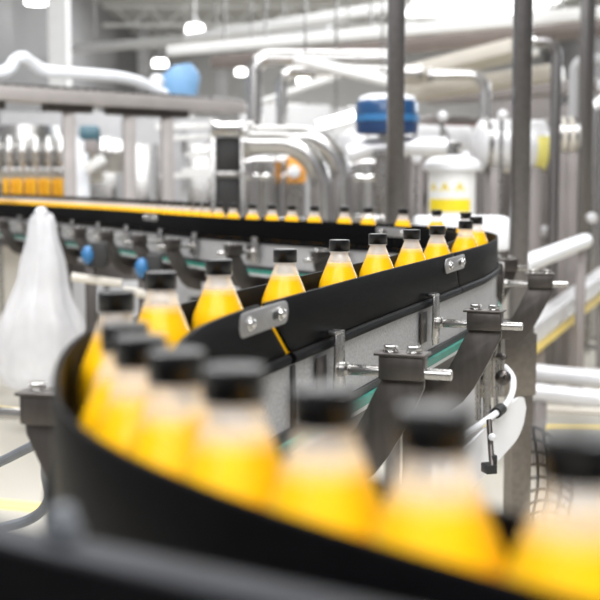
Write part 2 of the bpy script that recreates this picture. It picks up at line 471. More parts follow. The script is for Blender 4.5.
# ---------------------------------------------------------------- guide brackets (local: x out from the guide, y along, z up from the floor)
def make_bracket():
    t = thing('guide_bracket', '', 'bracket', world=False)
    tab = MB(); tab.prism([(-.026, .998), (-.018, .985), (.018, .985), (.026, .998), (.019, 1.078), (-.019, 1.078)], (.0155, 0, 0), (0, 1, 0), (0, 0, 1), (.004, 0, 0))
    tab.box((.009, 0, 1.0795), (.017, .036, .004))
    tab.build('hook_tab', M['steel'], t, bevel=.001)
    MB().box((.0045, -.050, 1.022), (.003, .042, .058)).build('recess_shade_plate', M['plate'], t, bevel=.0008)  # dark plate added where the recess beside the tab lies in shade
    MB().cyl((.017, 0, 1.026), (.180, 0, 1.026), .0078, 18).build('rod', M['steel'], t, bevel=.001)
    MB().lathe([(.0115, .018), (.0115, .026), (.0078, .030)], (0, 0, 1.026), (1, 0, 0), 18).build('rod_collar', M['steel'], t)
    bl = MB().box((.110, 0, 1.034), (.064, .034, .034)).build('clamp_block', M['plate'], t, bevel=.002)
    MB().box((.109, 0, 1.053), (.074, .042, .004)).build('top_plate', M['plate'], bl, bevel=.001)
    for x in (.092, .126):
        b = MB(); b.lathe([(.0115, 0), (.0115, .002)], (x, 0, 1.055), seg=20)
        b.prism(hexa(.0108), (x, 0, 1.0605), (1, 0, 0), (0, 1, 0), (0, 0, .007)); b.build('bolt', M['polished'], t, bevel=.0006)
    arm = [(.080, 1.018), (.142, 1.018), (.141, 1.004), (.126, .972), (.109, .938), (.091, .905), (.070, .877), (.045, .857), (.010, .846), (-.0145, .844),
           (-.0145, .920), (.012, .933), (.034, .934), (.042, .942), (.053, .962), (.066, .990)]
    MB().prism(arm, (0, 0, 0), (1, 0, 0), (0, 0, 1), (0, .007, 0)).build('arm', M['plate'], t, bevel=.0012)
    return t


proto = make_bracket(); used = [False]


def bracket(side, s, label, dz=0, group='guide brackets along the conveyor'):
    p, d, r = at_s(s); r = r * side; q = p + r * (HW + TH)
    o = copy_tree(proto) if used[0] else proto; used[0] = True
    o.location = (q.x, q.y, dz); o.rotation_euler = (0, 0, math.atan2(r.y, r.x)); o['label'] = label; o['group'] = group
    return o


bracket(1, near_s(-.006, 1.73), 'steel bracket with a rod under the long guide, nearest in sharp focus')
bracket(1, near_s(.198, 2.29), 'steel bracket with a rod, midway along the long straight guide')
bracket(1, near_s(.476, 3.13), 'steel bracket with bright rod at outer side of the far bend', 0)
bracket(1, near_s(.483, 3.62), 'blurred steel bracket just behind the far bend, before the tall post', .0)
bracket(-1, near_s(-.158, 1.34), 'steel bracket standing out left of the blurred near bend')
far_names = ['beneath the far row, first after the bend', 'beneath the far row, second after the bend', 'beneath the far row, third after the bend', 'beneath the far row, above the round blue knob',
             'beneath the far row, right of white bag', 'beneath the far row, close beside white bag', 'beneath the far row, holding the white bag', 'beneath the far row, left of the white bag',
             'beneath the far row, at the left edge of photo']
for (x, y), nm in zip(((.20, 4.13), (-.12, 4.51), (-.36, 4.9), (-.56, 5.25), (-.76, 5.65), (-.95, 6.02), (-1.15, 6.36), (-1.37, 6.74), (-1.6, 7.13)), far_names):
    bracket(-1, near_s(x, y), 'blurred guide bracket with shiny bolts ' + nm)

# ---------------------------------------------------------------- juice bottles
R = .035


def make_bottle():
    t = thing('juice_bottle', '', 'bottle', world=False)
    outer = [(.012, .004), (.029, .0), (.033, .004), (R, .012), (R, .052), (.0343, .056), (.0343, .096), (R, .100), (R, .116), (.0346, .124), (.0332, .1315), (.0302, .139), (.0266, .1475), (.0226, .157), (.0189, .166),
             (.0160, .1725), (.0146, .1765), (.0142, .180), (.0142, .1835)]
    MB().lathe(outer, seg=40).build('bottle_body', M['pet'], t)
    MB().lathe([(.0142, .1795), (.0166, .180), (.0166, .1812), (.0142, .1816)], seg=32, closed=True).build('neck_ring', M['pet'], t)
    inner = [(r - .0011, z + (.0015 if i < 3 else 0)) for i, (r, z) in enumerate(outer) if z < .163]
    MB().lathe(inner + [(.0190, .1632), (.0001, .1632)], seg=40).build('juice', M['juice'], t)
    rib = lambda k, z: 1 if z < .1835 or z > .1985 else (1.0 if k % 2 else .983)
    MB().lathe([(.0150, .1816), (.0168, .1818), (.0168, .1834), (.0164, .1838), (.0168, .1842), (.0168, .1976), (.0162, .1995), (.0152, .2000), (.0001, .2000)], seg=80, mod=rib).build('cap', M['cap'], t, angle=50)
    return t


ORD = ['first', 'second', 'third', 'fourth', 'fifth', 'sixth', 'seventh', 'eighth', 'ninth', 'tenth', 'eleventh', 'twelfth', 'thirteenth', 'fourteenth', 'fifteenth', 'sixteenth', 'seventeenth',
       'eighteenth', 'nineteenth', 'twentieth']
pb = make_bottle(); ub = [False]


def bottle(s, label, group, off=0):
    p, d, r = at_s(s); q = p + r * off
    o = copy_tree(pb) if ub[0] else pb; ub[0] = True
    o.location = (q.x, q.y, 1.0007); o.rotation_euler = (0, 0, random.uniform(0, 6)); o['label'] = label; o['group'] = group
    return o


GN = 'large out-of-focus bottles in the near row'
near_words = ['biggest, at the right edge of photo', 'second from the right edge', 'third from the right edge', 'fourth from the right edge', 'third from the bend',
              'second from the bend', 'at the bend, end of the tight row']
base = [near_s(*q) for q in ((.110, .463), (.059, .514), (.009, .567), (-.036, .628), (-.073, .686), (-.105, .747), (-.127, .810))]
for i in range(1, 7): base[i] = max(base[i], base[i - 1] + .0702)
for q, nm in zip(base, near_words): bottle(q, 'big blurred yellow juice bottle with black cap, ' + nm, GN)
mid = [(-.166, 1.058), (-.149, 1.273), (-.101, 1.468), (-.021, 1.686), (.065, 1.945), (.138, 2.155), (.215, 2.321), (.289, 2.516), (.387, 2.809), (.445, 3.099), (.478, 3.504), (.437, 3.779)]
mid_words = ['blurred, partly hidden behind the near row', 'nearest in the spaced row, before the black plate end', 'second of the spaced row, left of the oblong plate', 'third of the spaced row, above the oblong plate',
             'fourth of the spaced row, above the first bracket', 'fifth of the spaced row', 'sixth of the spaced row', 'seventh of the spaced row, before the small plate', 'eighth of the spaced row, above the small plate',
             'last of the spaced row, hugging the bend', 'behind the bend, left of the last sharp bottle', 'beyond the bend, in front of the white cover']
for q, nm in zip(mid, mid_words):
    p, d, r = at_s(near_s(*q)); off = max(-.006, min(.006, (Vector(q) - p).dot(r)))
    bottle(near_s(*q), 'yellow juice bottle with black cap, ' + nm, 'spaced bottles along the long guide', off)
far = [near_s(*q) for q in ((.337, 3.94), (.235, 4.09), (.155, 4.18), (.055, 4.30), (-.03, 4.40), (-.104, 4.50), (-.182, 4.61), (-.262, 4.72))]
for i, q in enumerate(far): bottle(q, 'small yellow juice bottle in the far row, %s after the bend' % ORD[i], 'small bottles in the far row')
q = far[-1]; n = 0
while q < TOTAL - .75:
    q += max(.072, .115 - n * .005); n += 1
    if n <= 8: bottle(q, 'tiny yellow juice bottle in the far row, %s after the bend' % ORD[7 + n], 'small bottles in the far row')
    else: bottle(q, 'tiny blurred juice bottle packed tightly at the left end of the far row', 'packed bottles at the left end of the far row')

# ---------------------------------------------------------------- black machine rail in the foreground
def pl(px, py, z):
    u, v = (px - 300) / 1200, (300 - py) / 1200; t = (z - 1.3) / (-_s + v * _c); return Vector((u * t, (_c + v * _s) * t, z))


fa, fb = pl(0, 519, 1.150), pl(300, 584, 1.150); dd = (fb - fa).normalized(); nn = Vector((dd.y, -dd.x, 0))
if nn.y > 0: nn = -nn
fr = thing('machine_rail', 'black machine rail with top coloured as lit, running across the bottom of photo', 'rail', (*(fa + nn * .0125).xy, 0))
a, b = fa - dd * .25 + nn * .0125, fb + dd * .075 + nn * .0125
MB().bar(a - Vector((0, 0, .075)), b - Vector((0, 0, .075)), .024, .146).build('rail_bar', M['black'], fr, bevel=.004)
MB().bar(a - Vector((0, 0, .001)), b - Vector((0, 0, .001)), .022, .003).build('lit_top_strip', M['lit_rail_top'], fr, bevel=.001)['label'] = 'top strip coloured as lit'
cp = pl(62, 534, 1.152)
MB().prism([(-.010, 0), (.010, 0), (.004, .012), (-.003, .012)], cp, dd, (0, 0, 1), nn * .008).build('clip', M['grey_hose'], fr, bevel=.001)
for q in (a + dd * .03, b - dd * .03): MB().box((q.x, q.y, .5), (.024, .024, 1.01), math.atan2(dd.y, dd.x)).build('leg', M['black'], fr)

# ---------------------------------------------------------------- under the long guide: white drip guide, hose, shaft hardware
sa, sb = near_s(.20, 2.30), near_s(.40, 2.86)
dg = thing('drip_guide', 'pale curved plastic guide with round end below the far bend', 'drip guide', (.45, 2.6, .7))
n = 26; vs = []; m2 = MB()
for i in range(n + 1):
    u = i / n; p, d, r = at_s(sa + (sb - sa) * u); q = p + r * (.082 + .058 * u)
    e = max(0, (u - .78) / .22); k = math.sqrt(max(0, 1 - e * e)); zc = .70 + .056 * u; h = .05
    for o in (0, .005):
        g = q + r * o
        vs += [(g.x, g.y, zc - h * k - .0005), (g.x, g.y, zc + h * k + .0005)]
fs = []
for i in range(n):
    a4, b4 = i * 4, i * 4 + 4
    fs += [(a4, b4, b4 + 1, a4 + 1), (a4 + 2, a4 + 3, b4 + 3, b4 + 2), (a4 + 1, b4 + 1, b4 + 3, a4 + 3), (a4, a4 + 2, b4 + 2, b4)]
fs += [(0, 1, 3, 2), (n * 4, n * 4 + 2, n * 4 + 3, n * 4 + 1)]
m2.add(vs, fs).build('guide_band', M['white_plastic'], dg)
hp = [at(446, 448, 2.40), at(461, 437, 2.43), at(482, 423, 2.49), at(499, 411, 2.55), at(509, 400, 2.62), at(513, 388, 2.68), at(512, 376, 2.74), at(505, 367, 2.80)]
hs = []
for i in range(len(hp) - 1):
    for k in range(5):
        t = k / 5; p0, p1, p2, p3 = hp[max(i - 1, 0)], hp[i], hp[i + 1], hp[min(i + 2, len(hp) - 1)]
        hs.append(.5 * ((2 * p1) + (p2 - p0) * t + (2 * p0 - 5 * p1 + 4 * p2 - p3) * t * t + (3 * p1 - p0 - 3 * p2 + p3) * t ** 3))
hs.append(hp[-1])
ho = thing('air_hose', 'thin white hose along the top of the pale curved guide', 'hose', hp[0])
MB().tube(hs, .0072, 10).build('hose_tube', M['white_plastic'], ho)
MB().tube([at(496, 413, 2.538), at(501.5, 408.5, 2.565)], .0125, 14).build('hose_clip', M['rubber'], ho)['label'] = 'black hose clip'
MB().cyl(at(460, 438, 2.425), at(456, 441, 2.415), .0095, 12).build('hose_fitting', M['rubber'], ho)
gh = thing('guide_hanger', 'dark hanger rod with white ball crossing the pale curved guide', 'hanger', at(490, 465, 2.44))
MB().tube([at(489, 420, 2.47), at(490.5, 445, 2.44), at(492, 466, 2.42)], .006, 10).build('hanger_rod', M['plate'], gh)
MB().sphere(at(492, 437, 2.425), .0075).build('ball_nut', M['white_plastic'], gh)['label'] = 'white ball nut'
c = at(489, 468, 2.43); MB().box(c, (.024, .03, .02), .3).box(c + Vector((.008, 0, .018)), (.012, .018, .02), .3).build('foot_clamp', M['rubber'], gh, bevel=.002)
ds_ = thing('drive_shaft', 'vertical steel shafts with discs between bracket and square leg', 'shaft', at(495, 425, 2.78))
for px, y0, y1, r in ((478, 335, 420, .007), (487, 345, 418, .009), (496, 330, 408, .006), (501, 322, 395, .008)):
    Ys = 2.55 if px < 490 else 2.70; MB().cyl(at(px, y0, Ys), at(px, y1, Ys), r, 12).build('shaft', M['steel'], ds_)
for px, py, r in ((505, 378, .017), (486, 380, .013), (503, 357, .009)):
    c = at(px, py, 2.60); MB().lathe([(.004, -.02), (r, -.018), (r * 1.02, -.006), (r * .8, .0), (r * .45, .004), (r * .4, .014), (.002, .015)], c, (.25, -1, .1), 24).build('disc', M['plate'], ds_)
MB().box(at(495, 330, 2.66), (.07, .03, .04), .2).build('bearing_block', M['plate'], ds_, bevel=.003)

# ---------------------------------------------------------------- left lower: cable loops
def loop(pts, Y, r, name, label, m):
    q = [at(x, y, Y if not isinstance(Y, list) else Y[i]) for i, (x, y) in enumerate(pts)]; out = []
    for i in range(len(q) - 1):
        for k in range(6):
            t = k / 6; p0, p1, p2, p3 = q[max(i - 1, 0)], q[i], q[i + 1], q[min(i + 2, len(q) - 1)]
            out.append(.5 * ((2 * p1) + (p2 - p0) * t + (2 * p0 - 5 * p1 + 4 * p2 - p3) * t * t + (3 * p1 - p0 - 3 * p2 + p3) * t ** 3))
    out.append(q[-1]); return tag(MB().tube(out, r, 10).build(name, m), label, 'hose')


loop([(-60, 480), (-20, 470), (2, 461), (26, 449), (48, 438), (70, 425), (80, 405)], [2.0, 1.95, 1.9, 1.85, 1.8, 1.75, 1.7], .008, 'cable_hose', 'grey hose passing behind the bracket left of near bend', M['grey_hose'])
loop([(-60, 535), (-20, 531), (8, 526), (30, 519), (44, 508), (49, 494), (46, 470), (50, 430)], [1.8, 1.8, 1.8, 1.8, 1.78, 1.75, 1.72, 1.6], .008, 'cable_hose', 'grey hose looping up from the floor at the lower left', M['grey_hose'])

# ---------------------------------------------------------------- white film bag hanging from a far bracket
bag = thing('plastic_bag', 'tall translucent white plastic bag hanging under the far row', 'bag', at(42, 384, 6.1))
pr = []
for py, x0, x1 in ((213, 35, 47), (217, 30, 52), (224, 28, 55), (240, 27, 58), (260, 21, 65), (280, 17, 68), (300, 8, 72), (315, 1, 79), (330, -3, 84), (350, -5, 86), (370, -3, 87), (384, 4, 84), (388, 22, 66)):
    c = at((x0 + x1) / 2, py, 6.1); pr.append((c, (x1 - x0) / 2 * 6.1 / 1200))
vs = []; fs = []; SG = 72
for i, (c, r) in enumerate(pr):
    for k in range(SG):
        t = 2 * PI * k / SG; f = 1 + (.05 * math.sin(7 * t + i * .25) + .025 * math.sin(13 * t - i * .4)) * (1 if i < 9 else .6)
        vs.append((c.x + r * f * math.cos(t), c.y + r * .62 * f * math.sin(t), c.z + .012 * math.sin(3 * t + i)))
for i in range(len(pr) - 1):
    for k in range(SG):
        l = (k + 1) % SG; fs.append((i * SG + k, i * SG + l, (i + 1) * SG + l, (i + 1) * SG + k))
fs.append(tuple(range((len(pr) - 1) * SG, len(pr) * SG)))
MB().add(vs, fs).build('bag_film', M['bag'], bag, angle=80)
c = pr[0][0]; MB().lathe([(.012, -.03), (.018, -.02), (.018, -.006), (.03, .01), (.022, .025), (.01, .03)], c, seg=20, mod=lambda k, z: 1 + .12 * math.sin(k * 2.1)).build('knot', M['white_plastic'], bag)

# ---------------------------------------------------------------- sensor stands with blue knobs, under the far row
for px, py, Y, nm in ((88, 255, 5.25, 'blue round knob on a dark stand right of the white bag'), (142, 268, 4.95, 'blue round knob on a dark stand behind the nearest spaced bottle')):
    c = at(px, py, Y); st = thing('sensor_stand', nm, 'sensor stand', (c.x, c.y + .06, 0), 'sensor stands with blue knobs')
    MB().box((c.x, c.y + .06, c.z / 2), (.045, .045, c.z)).build('stand_post', M['plate'], st, bevel=.003)
    MB().box((c.x + .05, c.y + .02, c.z), (.06, .07, .11)).build('sensor_box', M['rubber'], st, bevel=.004)
    MB().sphere(c, .033, .9, 1, 1.25).cyl(c, c + Vector((0, .05, 0)), .018).build('blue_knob', M['mid_blue'], st)['label'] = 'blue knob'
    MB().cyl((c.x - .08, c.y + .04, c.z - .10), (c.x + .14, c.y + .04, c.z - .13), .02).build('cross_tube', M['beige'], st)
    MB().lathe([(.06, 0), (.06, .012), (.03, .02)], (c.x, c.y + .06, 0)).build('stand_foot', M['rubber'], st)

# ---------------------------------------------------------------- tall posts
def post(px, ytop, Y, wd, label, zt=6.49, m='post'):
    c = at(px, 178, Y); t = thing('support_post', label, 'post', (c.x, Y, 0), 'tall steel posts')
    MB().box((c.x, Y, zt / 2 + .01), (wd, wd, zt - .02), .06).build('post_tube', M[m], t, bevel=.004)
    MB().box((c.x, Y, .006), (wd * 2.4, wd * 2.4, .012)).build('base_plate', M['plate'], t)
    return t


post(395, 0, 4.75, .062, 'tall dark steel post in front of the blue motor')
post(520, 0, 4.4, .060, 'tall dark steel post behind the far bend')
post(584, 0, 9.2, .095, 'tall steel post near the right edge of the photo', m='post')

# ---------------------------------------------------------------- overhead duct, beams and pipes
def hung_bar(name, label, a, b, wd, ht, m, cat, hang=(.15, .5, .85)):
    a, b = Vector(a), Vector(b); t = thing(name, label, cat, (a + b) / 2)
    MB().bar(a, b, wd, ht).build('beam_body' if 'beam' in name else 'rail_body' if 'rail' in name else 'duct_body', M[m], t, bevel=.006)
    for u in hang:
        p = a.lerp(b, u); MB().cyl(p + Vector((0, 0, ht / 2)), (p.x, p.y, 6.5), .012, 8).build('hanger_rod', M['steel'], t)
    return t


hung_bar('cable_duct', 'wide white overhead duct sloping across the upper right', at(170, 51, 13.2), at(640, 9, 9.9), .11, .10, 'white_paint', 'duct')
hung_bar('cable_duct', 'thin pale duct above the wide white duct', at(190, 38, 17), at(400, 6, 13.8), .22, .11, 'white_paint', 'duct')
hung_bar('cable_duct', 'thin pale duct high across the hall at upper left', at(60, 50, 30), at(330, 28, 26), .25, .18, 'wall', 'duct')
hung_bar('support_beam', 'warm grey steel beam just below the wide white duct', at(215, 63, 13.3), at(640, 25, 10.3), .16, .13, 'beam_brown', 'beam')
hung_bar('roller_rail', 'cream roller track below the wide duct, right of the first post', at(402, 78, 11.5), at(525, 47, 10.6), .45, .12, 'beige', 'track', ())
hung_bar('roller_rail', 'lower cream roller track above the steel tanks', at(400, 96, 12.2), at(560, 72, 11.6), .5, .13, 'beige', 'track', (.5,))
hung_bar('roller_rail', 'brown track crossing behind the second tall post', at(430, 98, 13), at(600, 86, 12.4), .4, .13, 'pink_grey', 'track', ())
for (x0, y0, x1, y1, Y, nm, m) in ((296, 59, 392, 82, 9.0, 'white slanted pipe under the wide duct', 'white_paint'), (240, 110, 360, 68, 14, 'thin pale pipe slanting up behind the elbow pipes', 'white_paint')):
    a, b = at(x0, y0, Y), at(x1, y1, Y - .3)
    t = thing('slanted_pipe', nm, 'pipe', (a + b) / 2); MB().cyl(a, b, .042, 16).build('pipe_tube', M[m], t)
    for u in (.1, .9):
        p = a.lerp(b, u); MB().cyl(p, (p.x, p.y, 6.5), .008, 8).build('hanger_rod', M['steel'], t)


def arc(c, u, v, r, n=8, t0=0, t1=PI / 2): return [Vector(c) + Vector(u) * r * math.cos(t0 + (t1 - t0) * i / n) + Vector(v) * r * math.sin(t0 + (t1 - t0) * i / n) for i in range(n + 1)]


def rising_pipe(px, pytop, pxend, Y, r, R_, label, m='pipe_steel', zb=.0, name='bent_pipe', flange=True, slope=0):
    """stands at px, rises to pytop and turns towards pxend"""
    a = at(px, 178, Y); zt = at(px, pytop, Y).z; sg = 1 if pxend > px else -1; e = at(pxend, pytop, Y)
    pts = [(a.x, Y, zb), (a.x, Y, zt - R_ - .001)] + arc((a.x + sg * R_, Y, zt - R_), (-sg, 0, 0), (0, 0, 1), R_, 10) + [(e.x, Y + slope, zt)]
    t = thing(name, label, 'pipe', (a.x, Y, zb)); MB().tube(pts, r, 18).build('pipe_tube', M[m], t)
    if flange:
        MB().lathe([(r * 1.5, 0), (r * 1.5, .03)], (a.x, Y, zb)).build('floor_flange', M['steel'], t)
        MB().cyl((e.x - sg * .02, Y + slope, zt), (e.x + sg * .02, Y + slope, zt), r * 1.4).build('end_flange', M['steel'], t)
    return t


rising_pipe(321, 143, 246, 7.4, .068, .27, 'fat steel elbow pipe, left one of the bent pair')
rising_pipe(341, 137, 250, 7.8, .072, .27, 'fat steel elbow pipe, right one of the bent pair')
rising_pipe(255, 58, 400, 9.2, .062, .12, 'steel pipe rising behind the elbows and turning under the wide duct')
rising_pipe(282, 72, 420, 9.6, .045, .10, 'slim steel pipe rising behind the elbow pair')
rising_pipe(554, 42, 531, 7.3, .033, .08, 'dark slim pipe bent like a cane beside the second post', m='post')
rising_pipe(573, 60, 640, 9.9, .05, .1, 'grey pipe rising behind the right edge post', m='grey')
rising_pipe(594, 100, 650, 9.6, .05, .1, 'steel pipe standing at the right edge of the photo')
rising_pipe(484, 75, 430, 9.4, .04, .12, 'thin steel pipe rising behind the filter drum and tanks')


# ---------------------------------------------------------------- steel vessels left of centre
def vessel(name, px, y0, y1, Y, r, label, m='pipe_steel', cat='tank', dome=.3):
    a = at(px, y0, Y); b = at(px, y1, Y); zt, zb = a.z, max(b.z, .35)
    t = thing(name, label, cat, (a.x, Y, 0))
    pr_ = [(.02, zb - r * dome), (r * .6, zb - r * dome * .8), (r * .93, zb - r * dome * .3), (r, zb)] + [(r, zt)] + [(r * .93, zt + r * dome * .3), (r * .6, zt + r * dome * .8), (.02, zt + r * dome)]
    MB().lathe(pr_, (a.x, Y, 0), seg=36).build('shell', M[m], t)
    for z in (zb + (zt - zb) * .2, zb + (zt - zb) * .8): MB().lathe([(r * 1.0, z - .02), (r * 1.035, z - .012), (r * 1.035, z + .012), (r, z + .02)], (a.x, Y, 0), seg=36).build('hoop', M['polished'], t)
    for k in range(3):
        tt = 2 * PI * k / 3 + .5; MB().cyl((a.x + r * .8 * math.cos(tt), Y + r * .8 * math.sin(tt), 0), (a.x + r * .8 * math.cos(tt), Y + r * .8 * math.sin(tt), zb + .1), .03).build('leg', M['steel'], t)
    return t


vessel('process_tank', 262, 162, 235, 8.6, .16, 'narrow steel tank under the elbow pipes, left one')
vessel('process_tank', 285, 160, 235, 9.0, .15, 'narrow steel tank under the elbow pipes, right one')
v = vessel('process_tank', 366, 165, 230, 8.2, .16, 'steel tank between right elbow pipe and first post')
c = at(297, 166, 8.5); t = thing('control_box', 'small orange box with white dial seen under the elbow pipes', 'control box', (c.x, c.y, 0))
MB().box(c, (.13, .12, .24)).build('box_body', M['orange'], t, bevel=.02); MB().lathe([(.045, 0), (.045, .02), (.03, .03)], c + Vector((-.02, -.06, -.04)), (0, -1, 0)).build('dial', M['white_plastic'], t)
MB().box((c.x, c.y, c.z / 2), (.06, .06, c.z)).build('pedestal', M['steel'], t)

# black two-panel cabinet in a steel frame
c0, c1 = at(213, 124, 8.0), at(243, 215, 8.0)
t = thing('control_cabinet', 'black-panelled cabinet in a steel frame behind far row', 'cabinet', ((c0.x + c1.x) / 2, 8.0, 0))
cx, W = (c0.x + c1.x) / 2, c1.x - c0.x
MB().box((cx, 8.15, .9), (W * .9, .22, 1.3)).build('cabinet_body', M['grey'], t, bevel=.005)
for y0, y1 in ((137, 171), (178, 214)):
    a, b = at(216, y0, 8.03), at(240, y1, 8.03); MB().box(((a.x + b.x) / 2, 8.03, (a.z + b.z) / 2), (b.x - a.x, .03, a.z - b.z)).build('door_panel', M['black_panel'], t, bevel=.004)
fm = MB()
for x in (c0.x, c1.x): fm.box((x, 8.02, c0.z / 2), (.028, .06, c0.z))
for y in (130, 174.5): fm.box((cx, 8.02, at(0, y, 8.02).z), (W, .06, .035))
fm.build('frame', M['steel'], t, bevel=.003)
MB().box((cx, 8.1, c0.z - .03), (W * 1.1, .3, .09)).build('top_cover', M['polished'], t, bevel=.01)

# rack of pale rails left of the cabinet
t = thing('pipe_rack', 'pale rack of horizontal rails left of the black cabinet', 'rack', at(188, 300, 9.0))
for y, x0, x1 in ((127, 156, 214), (138, 166, 212), (155, 186, 212), (176, 160, 214), (171, 182, 212)):
    MB().bar(at(x0, y, 8.9), at(x1, y - 1, 8.9), .05, .038).build('rail', M['white_paint'], t, bevel=.006)
for x, m in ((166, 'pink_grey'), (213, 'steel'), (184, 'grey')):
    c = at(x, 120, 9.0); MB().box((c.x, c.y, c.z / 2), (.05, .05, c.z)).build('upright', M[m], t, bevel=.004)

# ---------------------------------------------------------------- guard frame at upper left
t = thing('guard_frame', 'steel guard frame with a long top beam on posts at upper left', 'guard frame', (-1.2, 7.6, 0))
A, B = at(-30, 92, 7.0), at(238, 107, 8.6); B.z = A.z
MB().bar(A, B, .16, .085).build('top_beam', M['frame_grey'], t, bevel=.006)
MB().bar(A + Vector((0, .0, .05)), B + Vector((0, 0, .05)), .10, .03).build('beam_cover', M['steel'], t, bevel=.004)
for u in (.02, .317, .539, .69):
    p = A.lerp(B, u); MB().box((p.x, p.y + .03, A.z / 2 - .02), (.075, .075, A.z - .06), .3).build('post', M['frame_grey'], t, bevel=.004)
    MB().bar(p + Vector((-.12, -.12, -.065)), p + Vector((.12, .12, -.065)), .07, .05).build('clamp', M['plate'], t, bevel=.004)
# white corrugated hose lying on it
hp = [at(x, y - 3.6, Y) for x, y, Y in ((-30, 78, 7.1), (0, 76, 7.2), (10, 72, 7.25), (15, 64, 7.3), (23, 61, 7.3), (31, 66, 7.35), (42, 73, 7.4), (60, 76, 7.45), (90, 78, 7.6), (120, 81, 7.75), (140, 86, 7.9), (152, 92, 8.0), (165, 98, 8.1))]
out = []; rr = []
for i in range(len(hp) - 1):
    for k in range(10):
        t_ = k / 10; p0, p1, p2, p3 = hp[max(i - 1, 0)], hp[i], hp[i + 1], hp[min(i + 2, len(hp) - 1)]
        out.append(.5 * ((2 * p1) + (p2 - p0) * t_ + (2 * p0 - 5 * p1 + 4 * p2 - p3) * t_ * t_ + (3 * p1 - p0 - 3 * p2 + p3) * t_ ** 3)); rr.append(.034 + .003 * ((i * 10 + k) % 2))
tag(MB().tube(out, rr, 14).build('corrugated_hose', M['white_hose'], angle=80), 'white corrugated hose looping along the guard frame top', 'hose')
# light blue hopper beyond it
c = at(180, 98, 9.8); t = thing('cap_hopper', 'light blue hopper standing behind the guard frame end', 'hopper', (c.x, 9.8, 0))
MB().prism([(-.13, 0), (.13, 0), (.16, .18), (.10, .27), (-.03, .25), (-.16, .15)], (c.x, 9.8, c.z), (1, 0, 0), (0, 0, 1), (0, .24, 0)).build('hopper_body', M['pale_blue'], t, bevel=.02)
MB().lathe([(.055, 0), (.06, .03), (.04, .06), (.01, .065)], (c.x - .17, 9.7, c.z + .12), (0, -1, 0)).build('side_cover', M['white_plastic'], t)
MB().box((c.x, 9.8, c.z / 2), (.10, .10, c.z)).build('pedestal', M['grey'], t)

# ---------------------------------------------------------------- filling machine behind the guard (left)
t = thing('bottle_filler', 'steel filling carousel with rows of valves behind the left guard frame', 'filling machine', (-2.0, 9.3, 0))
cx, cy = at(18, 140, 9.6).x, 9.9
MB().lathe([(.75, 1.42), (.78, 1.44), (.78, 1.54), (.74, 1.56), (.3, 1.60), (.28, 1.72), (.02, 1.73)], (cx, cy, 0), seg=60).build('valve_ring', M['steel'], t)
for k in range(26):
    th = PI + PI * (k + .5) / 26; x, y = cx + .80 * math.cos(th), cy + .80 * math.sin(th)
    MB().lathe([(.022, 1.34), (.03, 1.37), (.03, 1.47), (.036, 1.48), (.036, 1.52), (.026, 1.54), (.026, 1.60), (.02, 1.61)], (x, y, 0), seg=12).build('filling_valve', M['polished'], t)
MB().lathe([(.5, 0), (.5, .9), (.8, .92), (.8, 1.0)], (cx, cy, 0), seg=48).build('machine_base', M['beige'], t)
MB().lathe([(.3, 1.0), (.3, 1.42)], (cx, cy, 0), seg=32).build('centre_column', M['steel'], t)
MB().lathe([(.58, 1.26), (.62, 1.27), (.62, 1.36), (.58, 1.37)], (cx, cy, 0), seg=48, closed=True).build('neck_ring', M['beige'], t)
# orange bottles waiting on the filler table
oc = thing('infeed_table', 'steel infeed table behind the far row at left edge', 'table', at(30, 300, 8.55))
zt = at(30, 198, 8.55).z
MB().box((at(28, 198, 8.6).x, 8.6, zt - .02), (.62, .3, .04)).build('table_top', M['steel'], oc, bevel=.004)
for x in (-5, 62):
    for y in (8.48, 8.72): MB().box((at(x, 198, 8.6).x, y, zt / 2 - .02), (.03, .03, zt - .04)).build('leg', M['steel'], oc)
op = thing('orange_bottle', 'blurred orange juice bottle standing in the row at left edge', 'bottle', world=False, group='orange bottles at the left edge')
MB().lathe([(.024, 0), (.026, .005), (.026, .085), (.022, .10)], seg=16).build('juice', M['orange_juice'], op)
MB().lathe([(.0265, 0), (.0265, .09), (.022, .112), (.013, .128), (.012, .14)], seg=16).build('bottle_body', M['pet'], op)
MB().lathe([(.014, .138), (.014, .155), (.001, .156)], seg=14).build('cap', M['white_plastic'], op)
for i in range(9):
    o = op if i == 0 else copy_tree(op); c = at(6 + i * 7.0, 198, 8.5); o.location = (c.x, 8.5 + .03 * (i % 2), zt)
    o.scale = (.9, .9, 1.4); o['label'] = 'blurred orange juice bottle on the left infeed table, %s from the left' % ORD[i]
# teal gear motor on pale blue stand, between the guard posts
c = at(90, 134, 9.0); t = thing('gear_motor', 'dark teal gear motor on pale blue stand between guard frame posts', 'motor', (c.x, 9, 0))
MB().lathe([(.02, -.075), (.06, -.07), (.065, -.05), (.065, .05), (.05, .07), (.02, .075)], c, (1, 0, 0), 24).build('motor_drum', M['teal_dark'], t)
MB().box(c + Vector((.01, 0, -.09)), (.10, .1, .10)).build('gear_case', M['pink_grey'], t, bevel=.01)
MB().box((c.x - .06, 9.0, (c.z - .02) / 2), (.09, .09, c.z - .02)).build('stand', M['white_hose'], t, bevel=.01)
MB().bar(at(86, 170, 8.9), at(104, 158, 8.9), .08, .07).build('chute', M['white_paint'], t, bevel=.008)

